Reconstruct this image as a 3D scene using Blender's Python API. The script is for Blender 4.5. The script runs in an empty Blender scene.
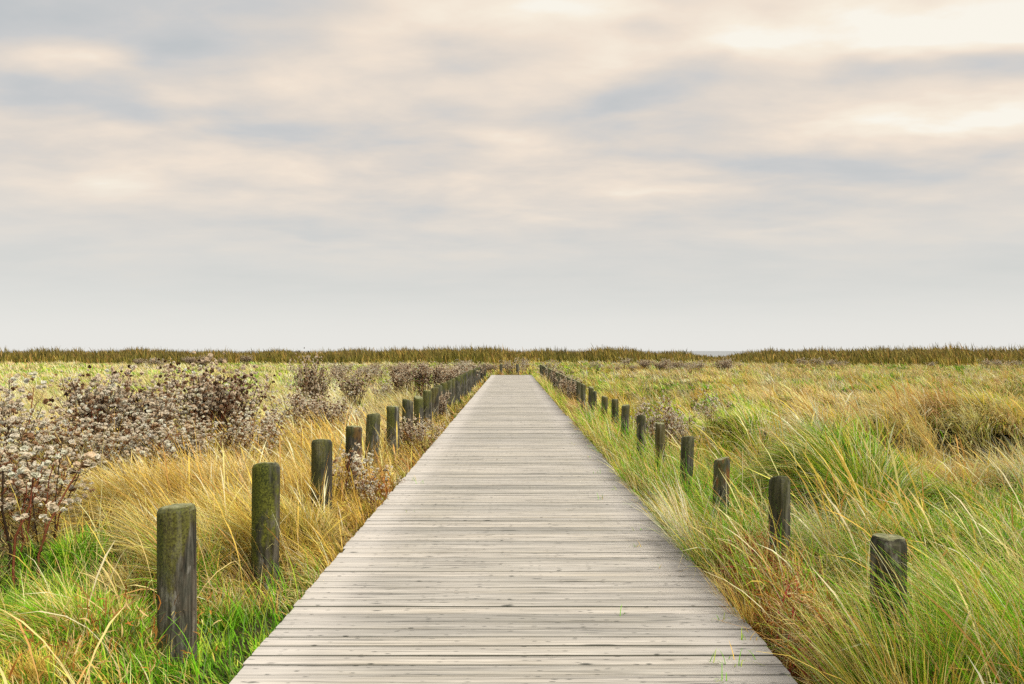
import bpy, math
import numpy as np
from mathutils import Vector

SEED = 11
rs = np.random.RandomState(SEED)
scene = bpy.context.scene
col = scene.collection
R = math.radians

# ------------------------------------------------------------------ camera
F = 750.0                      # focal length in pixels at 1024 wide
HC = 1.5                       # eye height above the planks
cam_d = bpy.data.cameras.new("camera")
cam = bpy.data.objects.new("camera", cam_d)
col.objects.link(cam)
cam_d.sensor_width = 36.0
cam_d.lens = F / 1024 * 36.0
cam_d.clip_start = 0.05
cam_d.clip_end = 60000
cam.location = (0, 0, HC)
cam.rotation_euler = (R(90) + math.atan(9.0 / F), 0, 0)
scene.camera = cam

def px2x(px, z):
    return (px - 511.0) / F * z

# ------------------------------------------------------------------ numpy noise
_tab = np.random.RandomState(5).rand(256, 256)
def vnoise(x, y, s=1.0, o=0):
    x = np.asarray(x, float) / s + 37.13 * o + 300
    y = np.asarray(y, float) / s + 91.7 * o + 300
    xi = np.floor(x).astype(int); yi = np.floor(y).astype(int)
    fx = x - xi; fy = y - yi
    fx = fx * fx * (3 - 2 * fx); fy = fy * fy * (3 - 2 * fy)
    a = _tab[xi & 255, yi & 255]; b = _tab[(xi + 1) & 255, yi & 255]
    c = _tab[xi & 255, (yi + 1) & 255]; d = _tab[(xi + 1) & 255, (yi + 1) & 255]
    return (a * (1 - fx) + b * fx) * (1 - fy) + (c * (1 - fx) + d * fx) * fy
def fbm(x, y, s=1.0, o=0):
    return (vnoise(x, y, s, o) + .5 * vnoise(x, y, s * .47, o + 3) + .25 * vnoise(x, y, s * .22, o + 7)) / 1.75
def hsh(a, b, k=0):
    v = np.sin(a * 12.9898 + b * 78.233 + k * 37.719) * 43758.5453
    return v - np.floor(v)
def sst(a, b, x):
    t = np.clip((np.asarray(x, float) - a) / (b - a), 0, 1)
    return t * t * (3 - 2 * t)
def gau(x, y, cx, cy, sx, sy):
    return np.exp(-((x - cx) / sx) ** 2 - ((y - cy) / sy) ** 2)

DL, DR, DEND = -1.27, 1.30, 47.0
BASE = -0.17
HOLLOWS = [(-3.85, 6.35, .6), (5.0, 7.0, .5), (2.05, 4.3, .35), (1.72, 3.3, .3), (3.9, 6.1, .5), (2.45, 6.3, .35), (-1.75, 5.2, .25), (-1.75, 6.6, .25), (3.0, 9.2, .4), (-2.3, 4.9, .25)]
def ground(x, y):
    x = np.asarray(x, float); y = np.asarray(y, float)
    off = sst(1.5, 4.0, np.abs(x))
    h = BASE + off * (1 - .85 * sst(25, 50, y)) * (0.45 * (fbm(x, y, 3.1, 1) - .5) + .10 * (vnoise(x, y, .9, 2) - .5))
    h = h + 0.42 * gau(x, y, 3.1, 7.4, .95, .9)        # green hummock right
    h = h + 0.30 * gau(x, y, 5.6, 8.3, 1.4, 1.0)
    h = h + 0.26 * gau(x, y, 3.4, 4.6, .9, 1.1)
    h = h + 0.22 * gau(x, y, 6.6, 13.0, 2.0, 1.3)
    h = h + 0.20 * gau(x, y, -3.2, 6.0, .9, .6)
    h = h - 0.16 * gau(x, y, 4.9, 6.2, .8, .7)
    h = h - 0.10 * gau(x, y, -2.6, 4.4, 1.0, .8)
    rt = sst(2.0, 3.6, x)
    h = h + rt * .75 * (sst(.45, .75, fbm(x + .3 * y, y, 2.3, 90)) - .35) * sst(3.5, 6, y) * sst(34, 16, y)
    h = h + .12 * gau(x, y, -2.0, 3.7, .55, .45) + .06 * gau(x, y, 1.75, 4.6, .35, .4)
    for (hx, hy, hw) in HOLLOWS: h = h - .16 * gau(x, y, hx, hy, hw, hw * .7)
    h = h + sst(8, 30, y) * off * sst(0, 8, x) * .08
    h = h - sst(112, 150, y) * 1.9
    return h

# ------------------------------------------------------------------ tagging
def tag(o, label=None, cat=None, group=None, kind=None):
    if label: o["label"] = label
    if cat: o["category"] = cat
    if group: o["group"] = group
    if kind: o["kind"] = kind
    return o
def empty(name, loc, rz=0):
    o = bpy.data.objects.new(name, None); col.objects.link(o)
    o.location = loc; o.rotation_euler = (0, 0, rz); o.empty_display_size = .2
    return o
def mesh_np(name, verts, quads, mat, parent=None, colr=None, attr=None, link=True, smooth=False):
    """verts (N,3), quads (M,k) -> one mesh object"""
    verts = np.asarray(verts, np.float32); quads = np.asarray(quads, np.int32)
    me = bpy.data.meshes.new(name)
    k = quads.shape[1]; M = quads.shape[0]
    me.vertices.add(len(verts)); me.vertices.foreach_set("co", verts.ravel())
    me.loops.add(M * k); me.loops.foreach_set("vertex_index", quads.ravel())
    me.polygons.add(M)
    me.polygons.foreach_set("loop_start", np.arange(M, dtype=np.int32) * k)
    if smooth is not False:
        sm = np.ones(M, bool)
        if smooth is not True: sm[int(smooth):] = False
        me.polygons.foreach_set("use_smooth", sm)
    me.update(calc_edges=True)
    if colr is not None:
        a = me.attributes.new("col", "FLOAT_COLOR", "POINT")
        c = np.ones((len(verts), 4), np.float32); c[:, :3] = colr
        a.data.foreach_set("color", c.ravel())
    if attr is not None:
        for kname, v in attr.items():
            a = me.attributes.new(kname, "FLOAT", "POINT")
            a.data.foreach_set("value", np.asarray(v, np.float32))
    if mat: me.materials.append(mat)
    o = bpy.data.objects.new(name, me)
    if link: col.objects.link(o)
    if parent: o.parent = parent
    return o

# ------------------------------------------------------------------ materials
def newmat(name):
    m = bpy.data.materials.new(name); m.use_nodes = True
    nt = m.node_tree; nt.nodes.clear()
    return m, nt
class N:
    """small node-tree writer"""
    def __init__(s, nt): s.nt = nt
    def n(s, t, **k):
        nd = s.nt.nodes.new(t)
        for a, b in k.items():
            if a.startswith("i_"):
                nd.inputs[a[2:].replace("_", " ")].default_value = b
            else: setattr(nd, a, b)
        return nd
    def l(s, a, b): s.nt.links.new(a, b)
    def val(s, nd, i, v):
        if hasattr(v, "is_linked") or isinstance(v, bpy.types.NodeSocket): s.l(v, nd.inputs[i])
        else: nd.inputs[i].default_value = v
    def m(s, op, a, b=0.0, c=None, clamp=False):
        nd = s.nt.nodes.new("ShaderNodeMath"); nd.operation = op; nd.use_clamp = clamp
        s.val(nd, 0, a); s.val(nd, 1, b)
        if c is not None: s.val(nd, 2, c)
        return nd.outputs[0]
    def mix(s, f, a, b, bt="MIX"):
        nd = s.nt.nodes.new("ShaderNodeMix"); nd.data_type = "RGBA"; nd.blend_type = bt
        s.val(nd, 0, f)
        for i, v in ((6, a), (7, b)):
            if isinstance(v, bpy.types.NodeSocket): s.l(v, nd.inputs[i])
            else: nd.inputs[i].default_value = (*v, 1) if len(v) == 3 else v
        return nd.outputs[2]
    def noise(s, vec, scale, detail=4, rough=.55, dist=0.0):
        nd = s.nt.nodes.new("ShaderNodeTexNoise")
        nd.inputs["Scale"].default_value = scale; nd.inputs["Detail"].default_value = detail
        nd.inputs["Roughness"].default_value = rough; nd.inputs["Distortion"].default_value = dist
        s.l(vec, nd.inputs["Vector"]); return nd.outputs["Fac"]
    def ramp(s, f, stops):
        nd = s.nt.nodes.new("ShaderNodeValToRGB"); s.l(f, nd.inputs[0])
        e = nd.color_ramp.elements
        while len(e) < len(stops): e.new(.5)
        for el, (p, c) in zip(e, stops):
            el.position = p; el.color = (*c, 1) if len(c) == 3 else c
        return nd.outputs[0]
    def comb(s, x, y, z):
        nd = s.nt.nodes.new("ShaderNodeCombineXYZ")
        for i, v in enumerate((x, y, z)): s.val(nd, i, v)
        return nd.outputs[0]
    def sep(s, v):
        nd = s.nt.nodes.new("ShaderNodeSeparateXYZ"); s.l(v, nd.inputs[0]); return nd.outputs
    def sstep(s, x, a, b):
        nd = s.nt.nodes.new("ShaderNodeMapRange"); nd.interpolation_type = "SMOOTHSTEP"
        s.val(nd, 0, x); nd.inputs[1].default_value = a; nd.inputs[2].default_value = b
        return nd.outputs[0]

def mat_plant(name, transl=.3, rough=.6, spec=.25):
    m, nt = newmat(name); w = N(nt)
    at = w.n("ShaderNodeAttribute", attribute_name="col")
    p = w.n("ShaderNodeBsdfPrincipled"); w.l(at.outputs["Color"], p.inputs["Base Color"])
    p.inputs["Roughness"].default_value = rough; p.inputs["Specular IOR Level"].default_value = spec
    t = w.n("ShaderNodeBsdfTranslucent"); w.l(at.outputs["Color"], t.inputs["Color"])
    mx = w.n("ShaderNodeMixShader"); mx.inputs[0].default_value = transl
    w.l(p.outputs[0], mx.inputs[1]); w.l(t.outputs[0], mx.inputs[2])
    o = w.n("ShaderNodeOutputMaterial"); w.l(mx.outputs[0], o.inputs[0])
    return m

def mat_deck():
    m, nt = newmat("weathered_plank"); w = N(nt)
    tc = w.n("ShaderNodeTexCoord"); xyz = w.sep(tc.outputs["Object"])
    rnd = w.n("ShaderNodeAttribute", attribute_name="rnd").outputs["Fac"]
    r100 = w.m("MULTIPLY", rnd, 97.0)
    # fine grain, long along the plank
    v1 = w.comb(w.m("MULTIPLY", xyz[0], 1.6), w.m("MULTIPLY", xyz[1], 85.0), r100)
    g1 = w.noise(v1, 1.0, 6, .62, .35)
    v2 = w.comb(w.m("MULTIPLY", xyz[0], 5.0), w.m("MULTIPLY", xyz[1], 190.0), r100)
    g2 = w.noise(v2, 1.0, 3, .6, .2)
    v3 = w.comb(w.m("MULTIPLY", xyz[0], 1.1), w.m("MULTIPLY", xyz[1], 9.0), r100)
    g3 = w.noise(v3, 1.0, 3, .5)
    grey = w.ramp(g1, [(.30, (.10, .10, .097)), (.43, (.375, .37, .35)), (.58, (.55, .535, .50)), (.78, (.68, .66, .625))])
    c = w.mix(w.m("MULTIPLY", w.sstep(g2, .62, .40), .30), grey, (.30, .28, .25))
    c = w.mix(w.m("MULTIPLY", w.sstep(g3, .45, .75), .22), c, (.46, .42, .32))
    # tone of the single plank
    tone = w.ramp(rnd, [(0, (.66, .66, .645)), (.2, (.86, .855, .84)), (.7, (1.0, .985, .96)), (1, (1.10, 1.07, 1.03))])
    c = w.mix(1.0, c, tone, "MULTIPLY")
    # bleached, slightly violet ends
    ends = w.sstep(w.m("ABSOLUTE", xyz[0]), .72, 1.2)
    c = w.mix(w.m("MULTIPLY", ends, .4), c, (.58, .555, .535))
    # worn track in the middle, greenish film
    tr = w.noise(w.comb(w.m("MULTIPLY", xyz[0], 1.6), w.m("MULTIPLY", xyz[1], .35), 0.0), 1.0, 3)
    c = w.mix(w.m("MULTIPLY", w.sstep(tr, .45, .75), .12), c, (.40, .38, .29))
    # knots and resin streaks: long dark spots
    def spots(sx, sy, lo, hi, thr, off):
        vv = w.comb(w.m("MULTIPLY", xyz[0], sx), w.m("ADD", w.m("MULTIPLY", xyz[1], sy), off), r100)
        vo = w.n("ShaderNodeTexVoronoi"); vo.feature = "F1"; vo.inputs["Scale"].default_value = 1.0
        w.l(vv, vo.inputs["Vector"])
        hue = w.sep(vo.outputs["Color"])[0]
        wob = w.m("MULTIPLY", w.m("SUBTRACT", w.noise(vv, 3.0, 3), .5), .34)
        d = w.sstep(w.m("ADD", vo.outputs["Distance"], wob), hi, lo)
        return w.m("MULTIPLY", d, w.m("GREATER_THAN", hue, thr))
    k1 = spots(5.2, 19.0, .02, .26, .82, 0.0)
    k2 = spots(15.0, 55.0, .08, .34, .72, 13.0)
    k3 = spots(2.2, 34.0, .12, .27, .82, 31.0)
    kk = w.m("MAXIMUM", w.m("MAXIMUM", w.m("MULTIPLY", k1, .85), w.m("MULTIPLY", k2, .8)), w.m("MULTIPLY", k3, .6))
    c = w.mix(kk, c, (.06, .065, .062))
    crack = w.m("MULTIPLY", w.sstep(w.noise(w.comb(w.m("MULTIPLY", xyz[0], .9), w.m("MULTIPLY", xyz[1], 75.0), r100), 1.0, 3, .6, .3), .40, .30), .65)
    c = w.mix(crack, c, (.10, .105, .09))
    gr = w.n("ShaderNodeAttribute", attribute_name="joint_dark").outputs["Fac"]
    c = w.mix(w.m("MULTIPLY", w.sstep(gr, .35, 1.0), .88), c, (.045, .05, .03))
    # green-black colour on the plank side faces, fading out over the bevels
    p = w.n("ShaderNodeBsdfPrincipled"); w.l(c, p.inputs["Base Color"])
    p.inputs["Roughness"].default_value = .85; p.inputs["Specular IOR Level"].default_value = .12
    bp = w.n("ShaderNodeBump"); bp.inputs["Strength"].default_value = .55; bp.inputs["Distance"].default_value = .004
    hh = w.m("SUBTRACT", w.m("ADD", g1, w.m("MULTIPLY", g2, .4)), w.m("MULTIPLY", kk, .6))
    w.l(hh, bp.inputs["Height"]); w.l(bp.outputs[0], p.inputs["Normal"])
    o = w.n("ShaderNodeOutputMaterial"); w.l(p.outputs[0], o.inputs[0])
    return m

def mat_simple_noise(name, c1, c2, scale, rough=.9, stretch=(1, 1, 1), bump=.3):
    m, nt = newmat(name); w = N(nt)
    tc = w.n("ShaderNodeTexCoord"); mp = w.n("ShaderNodeMapping"); w.l(tc.outputs["Object"], mp.inputs[0])
    mp.inputs["Scale"].default_value = stretch
    g = w.noise(mp.outputs[0], scale, 6, .65)
    c = w.ramp(g, [(.3, c1), (.7, c2)])
    p = w.n("ShaderNodeBsdfPrincipled"); w.l(c, p.inputs["Base Color"]); p.inputs["Roughness"].default_value = rough
    p.inputs["Specular IOR Level"].default_value = .15
    bp = w.n("ShaderNodeBump"); bp.inputs["Strength"].default_value = bump; bp.inputs["Distance"].default_value = .02
    w.l(g, bp.inputs["Height"]); w.l(bp.outputs[0], p.inputs["Normal"])
    o = w.n("ShaderNodeOutputMaterial"); w.l(p.outputs[0], o.inputs[0])
    return m

def mat_post():
    m, nt = newmat("mossy_post"); w = N(nt)
    tc = w.n("ShaderNodeTexCoord"); oi = w.n("ShaderNodeObjectInfo")
    xyz = w.sep(tc.outputs["Object"]); oc = w.sep(oi.outputs["Color"])
    off = w.m("MULTIPLY", oi.outputs["Random"], 61.0)
    v = w.comb(w.m("ADD", w.m("MULTIPLY", xyz[0], 34.0), off), w.m("MULTIPLY", xyz[1], 34.0), w.m("MULTIPLY", xyz[2], 2.6))
    g = w.noise(v, 1.0, 6, .65, .5)
    c = w.ramp(g, [(.34, (.010, .011, .009)), (.45, (.06, .06, .045)), (.58, (.15, .145, .115)), (.72, (.36, .35, .29))])
    # flaking pale patches
    v2 = w.comb(w.m("ADD", w.m("MULTIPLY", xyz[0], 16.0), off), w.m("MULTIPLY", xyz[1], 16.0), w.m("MULTIPLY", xyz[2], 6.0))
    g2 = w.noise(v2, 1.0, 5, .7, .2)
    c = w.mix(w.m("MULTIPLY", w.sstep(g2, .56, .66), .75), c, (.30, .30, .27))
    # black damp streaks
    c = w.mix(w.m("MULTIPLY", w.sstep(g2, .46, .34), .8), c, (.014, .016, .012))
    # moss / algae
    v3 = w.comb(w.m("ADD", w.m("MULTIPLY", xyz[0], 9.0), off), w.m("MULTIPLY", xyz[1], 9.0), w.m("MULTIPLY", xyz[2], 3.5))
    g3 = w.noise(v3, 1.0, 5, .6)
    side = w.m("MULTIPLY", w.m("SUBTRACT", 0.0, xyz[0]), 1.7)
    top = w.sstep(xyz[2], .38, .86)
    ms = w.sstep(w.m("ADD", w.m("ADD", g3, side), w.m("MULTIPLY", top, .22)), .50, .64)
    fine = w.noise(tc.outputs["Object"], 90.0, 4, .7)
    moss = w.ramp(fine, [(.38, (.022, .036, .006)), (.62, (.19, .215, .030))])
    c = w.mix(w.m("MULTIPLY", ms, oc[0]), c, moss)
    # red-brown bare wood
    rd = w.sstep(w.m("ADD", g3, w.m("MULTIPLY", xyz[0], .8)), .46, .60)
    c = w.mix(w.m("MULTIPLY", rd, oc[1]), c, (.22, .075, .022))
    c = w.mix(w.m("MULTIPLY", oc[2], w.sstep(g3, .75, .35)), c, (.018, .018, .012))
    # pale sawn end grain with lichen on the top face
    geo = w.n("ShaderNodeNewGeometry"); nz = w.sep(geo.outputs["Normal"])[2]
    tp = w.sstep(nz, .35, .8)
    tcol = w.ramp(w.noise(tc.outputs["Object"], 28.0, 5, .7), [(.35, (.13, .14, .06)), (.55, (.30, .31, .17)), (.75, (.50, .49, .36))])
    c = w.mix(w.m("MULTIPLY", tp, .85), c, tcol)
    p = w.n("ShaderNodeBsdfPrincipled"); w.l(c, p.inputs["Base Color"]); p.inputs["Roughness"].default_value = .85
    p.inputs["Specular IOR Level"].default_value = .2
    bp = w.n("ShaderNodeBump"); bp.inputs["Strength"].default_value = .8; bp.inputs["Distance"].default_value = .012
    w.l(w.m("ADD", g, w.m("MULTIPLY", g2, .6)), bp.inputs["Height"]); w.l(bp.outputs[0], p.inputs["Normal"])
    o = w.n("ShaderNodeOutputMaterial"); w.l(p.outputs[0], o.inputs[0])
    return m

M_GRASS = mat_plant("grass_blade", .26, .65, .08)
M_REED = mat_plant("reed_leaf", .25, .7, .1)
M_STEM = mat_plant("dry_stem", .0, .8, .15)
M_FLUFF = mat_plant("seed_fluff", .4, .9, .0)
M_DECK = mat_deck()
M_POST = mat_post()
M_BEAM = mat_simple_noise("damp_beam", (.03, .032, .025), (.12, .11, .085), 3, .9, (1, 1, 12))
M_SOIL = mat_simple_noise("soil_and_litter", (.018, .022, .008), (.07, .065, .022), 7, .95)
m, nt = newmat("sea_water"); w = N(nt)
p = w.n("ShaderNodeBsdfPrincipled"); p.inputs["Base Color"].default_value = (.16, .18, .18, 1)
p.inputs["Roughness"].default_value = .22
tc = w.n("ShaderNodeTexCoord"); bp = w.n("ShaderNodeBump"); bp.inputs["Strength"].default_value = .25; bp.inputs["Distance"].default_value = .15
w.l(w.noise(tc.outputs["Object"], .6, 4), bp.inputs["Height"]); w.l(bp.outputs[0], p.inputs["Normal"])
o = w.n("ShaderNodeOutputMaterial"); w.l(p.outputs[0], o.inputs[0]); M_SEA = m

# ------------------------------------------------------------------ ground and sea
xs = np.concatenate([np.linspace(-420, -92, 22), np.arange(-90, -30, 1.0), np.arange(-30, 30.1, .25), np.arange(31, 90.1, 1.0), np.linspace(92, 420, 22)])
ys = np.concatenate([np.linspace(-60, -1, 20), np.arange(0, 30, .25), np.arange(30, 70, .5), np.arange(70, 160, 1.0), np.linspace(162, 240, 6)])
X, Y = np.meshgrid(xs, ys)
Z = ground(X, Y)
Z = Z - 0.06 * ((X > DL - .1) & (X < DR + .1))
V = np.stack([X, Y, Z], -1).reshape(-1, 3)
nx, ny = len(xs), len(ys)
I = np.arange(nx * ny).reshape(ny, nx)
Q = np.stack([I[:-1, :-1], I[:-1, 1:], I[1:, 1:], I[1:, :-1]], -1).reshape(-1, 4)
g = mesh_np("ground", V, Q, M_SOIL, smooth=True); tag(g, kind="structure")
S = 30000.0
sea = mesh_np("sea", [(-S, 125, -1.15), (S, 125, -1.15), (S, S, -1.15), (-S, S, -1.15)], [(0, 1, 2, 3)], M_SEA)
tag(sea, kind="structure")

# ------------------------------------------------------------------ boardwalk
walk = empty("boardwalk", (0, 0, 0))
tag(walk, "long straight boardwalk of weathered grey cross planks running through the marsh", "boardwalk", kind="structure")
r = np.random.RandomState(3)
ya = -3.0; Vs = []; Qs = []; Rn = []; Ed = []; base = 0
while ya < DEND:
    pw = .109 + r.uniform(-.005, .005)
    gap = r.choice([.005, .007, .0095, .013], p=[.15, .35, .32, .18])
    n = 9
    jog = .0
    xl = DL - .01 + r.normal(0, .005); xr = DR + r.normal(0, .006)
    if ya > 17.4 : xr -= .05
    xx = np.linspace(xl, xr, n)
    yo = r.normal(0, .0012) + r.normal(0, .0018) * (xx / 1.25)
    zo = r.normal(0, .0016) + r.normal(0, .0010) * (xx / 1.25) ** 2
    tilt = r.normal(0, .0014); b = .006
    prof = [(0, -.032), (0, -b), (b, 0), (pw * .5, .0008), (pw - b, 0), (pw, -b), (pw, -.032)]
    k = len(prof)
    for i in range(n):
        for (py, pz) in prof:
            Vs.append((xx[i], ya + py + yo[i], pz + zo[i] + tilt * (py / pw - .5) * 2))
    for i in range(n - 1):
        for j in range(k):
            a = base + i * k + j; c = base + i * k + (j + 1) % k
            Qs.append((a, c, c + k, a + k))
    for e in (0, n - 1):                                  # plank ends
        s0 = base + e * k
        f = [(s0, s0 + 1, s0 + 2, s0 + 3), (s0, s0 + 3, s0 + 4, s0 + 6), (s0 + 4, s0 + 5, s0 + 6, s0 + 6)]
        if e: f = [q[::-1] for q in f]
        Qs += f[:2]
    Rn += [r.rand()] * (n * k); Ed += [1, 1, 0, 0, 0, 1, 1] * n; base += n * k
    ya += pw + gap
o = mesh_np("decking", Vs, Qs, M_DECK, walk, attr={"rnd": Rn, "joint_dark": Ed})
def box_v(x0, x1, y0, y1, z0, z1):
    v = [(x0, y0, z0), (x1, y0, z0), (x1, y1, z0), (x0, y1, z0), (x0, y0, z1), (x1, y0, z1), (x1, y1, z1), (x0, y1, z1)]
    q = [(0, 3, 2, 1), (4, 5, 6, 7), (0, 1, 5, 4), (1, 2, 6, 5), (2, 3, 7, 6), (3, 0, 4, 7)]
    return v, q
for (x0, x1) in ((DL + .05, DL + .12), (-.04, .04), (DR - .12, DR - .05)):
    v, q = box_v(x0, x1, -3, DEND - .05, -.20, -.036)
    mesh_np("support_beam", v, q, M_BEAM, walk)

# ------------------------------------------------------------------ posts
def post_mesh(rad, top, seed):
    r = np.random.RandomState(seed); n = 22
    bot = -.30
    hs = list(np.linspace(bot, top - .06, 12)) + [top - .026, top - .006, top]
    sc = [1.0] * 12 + [1.0, .90, .84]
    ph = r.rand(6) * 6.28; am = r.uniform(.004, .012, 6)
    V = []
    th = np.arange(n) / n * 2 * math.pi
    crack = r.rand(3) * 6.28
    tx, ty = r.normal(0, .012, 2)
    for h, s in zip(hs, sc):
        rr = rad * s * (1 + sum(am[i] * np.sin((i + 1) * th + ph[i] + h * (1.2 + i * .3)) for i in range(6)))
        for ck in crack:
            d = np.abs((th - ck - .12 * math.sin(h * 4) + math.pi) % (2 * math.pi) - math.pi)
            rr = rr * (1 - .07 * np.exp(-(d / .10) ** 2))
        zz = np.full(n, h)
        if h > top - .03: zz = zz + tx * np.cos(th) + ty * np.sin(th) + r.normal(0, .0015, n)
        V += list(zip(rr * np.cos(th), rr * np.sin(th), zz))
    Q = []
    L = len(hs)
    for i in range(L - 1):
        for j in range(n):
            a = i * n + j; b = i * n + (j + 1) % n
            Q.append((a, b, b + n, a + n))
    V.append((0, 0, top + .004)); ct = len(V) - 1
    for j in range(0, n, 2):
        a = (L - 1) * n + j
        Q.append((a, a + 1, (L - 1) * n + (j + 2) % n, ct))
    return np.array(V), Q

ORD = ["nearest", "second", "third", "fourth", "fifth", "sixth", "seventh", "eighth", "ninth", "tenth", "eleventh", "twelfth",
       "thirteenth", "fourteenth", "fifteenth", "sixteenth", "seventeenth", "eighteenth", "nineteenth", "twentieth",
       "twenty-first", "twenty-second", "twenty-third", "twenty-fourth", "twenty-fifth", "twenty-sixth", "twenty-seventh",
       "twenty-eighth", "twenty-ninth", "thirtieth", "thirty-first", "thirty-second", "thirty-third", "thirty-fourth"]
# (depth, pixel x of the centre, pixel y of the top, radius)
left_posts = [(3.90, 177, 505, .094), (5.30, 266, 464, .095), (6.74, 322, 440, .092), (8.1, 353, 426, .085), (9.5, 373, 414, .088),
              (10.8, 392, 406, .092), (12.1, 406.5, 400, .088), (13.4, 417, 397, .085), (14.8, 426.5, 390.5, .09), (16.2, 434, 388, .09)]
d = 17.6; i = 0
while d < 46.5:
    left_posts.append((d, 511 - 1.72 * F / d + r.normal(0, .6), 351 + F * .80 / d + r.normal(0, .5), .09)); d += 1.42
right_posts = [(3.34, 887, 536, .074), (4.84, 778, 478, .066), (6.14, 719.5, 458, .064), (7.25, 686.5, 436, .062), (8.5, 659, 423, .055),
               (9.9, 640, 416, .06), (11.3, 624.5, 405, .062), (12.6, 614, 399, .06), (13.9, 603.5, 396.5, .06), (15.4, 592.7, 391, .06),
               (16.8, 590, 387, .06), (18.3, 582.7, 384, .06)]
d = 19.8
while d < 46.5:
    right_posts.append((d, 511 + 1.74 * F / d + r.normal(0, .6), 351 + F * .80 / d + r.normal(0, .4), .062)); d += 1.42
lookL = {0: "thick mossy grey post nearest the camera, left of the boardwalk",
         1: "second post left of the boardwalk, green algae over its sloping rim",
         2: "third post left of the boardwalk, half black with a swirling grain",
         3: "fourth post left of the boardwalk, brown and half hidden by seeding aster",
         4: "fifth post left of the boardwalk, dark with aster heads before it"}
lookR = {0: "dark leaning post right of the boardwalk, almost buried in long grass",
         1: "second post right of the boardwalk, dark side and grey side",
         2: "third post right of the boardwalk with a rusty red streak",
         3: "fourth post right of the boardwalk, dark and flat-topped",
         4: "fifth post right of the boardwalk, slim, below white aster heads"}
proto_post = {}
def add_posts(lst, side, looks):
    for i, (z, px, ty, rad) in enumerate(lst):
        x = px2x(px, z); gz = BASE
        top = HC - (ty - 351) * z / F - gz
        if z < 17:
            v, q = post_mesh(rad, top, 100 + i * 2 + (side == "right"))
            o = mesh_np("post", v, q, M_POST, smooth=22 * 12)
        else:
            if side not in proto_post:
                v, q = post_mesh(rad, top, 77 if side == "left" else 78)
                proto_post[side] = o = mesh_np("post", v, q, M_POST, smooth=22 * 12)
            else:
                o = proto_post[side].copy(); col.objects.link(o)
        o.rotation_euler = (r.normal(0, .016), r.normal(0, .016) + (.02 if side == "right" else 0), r.uniform(-.5, .5))
        o.location = (x - math.sin(o.rotation_euler[1]) * top, z + math.sin(o.rotation_euler[0]) * top, gz)
        moss = (.80 if side == "left" else .5) * r.uniform(.6, 1)
        if i == 1 and side == "left": moss = 1.0
        if side == "right" and i in (0, 1): moss = .35 - .25 * (i == 0)
        red = .85 if (side == "right" and i == 2) else (.5 if (side == "left" and i == 3) else r.uniform(0, .15))
        dk = {("left", 2): .75, ("left", 0): .35, ("right", 0): .95, ("right", 1): .6, ("right", 3): .6}.get((side, i), .35 if side == "right" else r.uniform(.2, .6))
        o.color = (moss, red, dk, 1)
        lab = looks.get(i, "%s weathered post in the row %s of the boardwalk, counted from the near end" % (ORD[i], side))
        tag(o, lab, "post", "posts along the %s side of the boardwalk" % side)
add_posts(left_posts, "left", lookL)
add_posts(right_posts, "right", lookR)
for k, (px, z, t, lab) in enumerate([(482, 47.6, .62, "short dark post left of the far end of the boardwalk"),
                                     (500, 47.9, .66, "dark post on the left side of the boardwalk's far end"),
                                     (516.5, 47.9, .66, "dark post in the middle of the boardwalk's far end"),
                                     (545, 47.6, .60, "short dark post right of the far end of the boardwalk")]):
    v, q = post_mesh(.10, t + .1, 300 + k)
    o = mesh_np("post", v, q, M_POST, smooth=22 * 12); o.location = (px2x(px, z), z, -.1); o.color = (.2, 0, 0, 1)
    tag(o, lab, "post", "posts closing the far end of the boardwalk")

# ------------------------------------------------------------------ ribbons
def ribbons(P, Wd, side):
    """P (N,K,3) centre lines, Wd (N,K) half widths, side (N,3)"""
    Nn, K, _ = P.shape
    V = np.empty((Nn, K, 2, 3), np.float32)
    V[:, :, 0] = P - side[:, None] * Wd[..., None]
    V[:, :, 1] = P + side[:, None] * Wd[..., None]
    b = (np.arange(Nn) * K * 2)[:, None] + (np.arange(K - 1) * 2)[None]
    Q = np.stack([b, b + 1, b + 3, b + 2], -1).reshape(-1, 4)
    return V.reshape(-1, 3), Q
def blade_paths(p, L, th0, th1, az, K, pw=1.0):
    """arc-like blades: angle from vertical grows th0 -> th1"""
    n = len(L); t = np.linspace(0, 1, K)
    P = np.empty((n, K, 3)); P[:, 0] = p
    for i in range(1, K):
        tm = ((t[i] + t[i - 1]) / 2) ** pw
        th = th0 + (th1 - th0) * tm
        ds = L * (t[i] - t[i - 1])
        P[:, i, 0] = P[:, i - 1, 0] + np.sin(th) * np.cos(az) * ds
        P[:, i, 1] = P[:, i - 1, 1] + np.sin(th) * np.sin(az) * ds
        P[:, i, 2] = P[:, i - 1, 2] + np.cos(th) * ds
    return P

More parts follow.
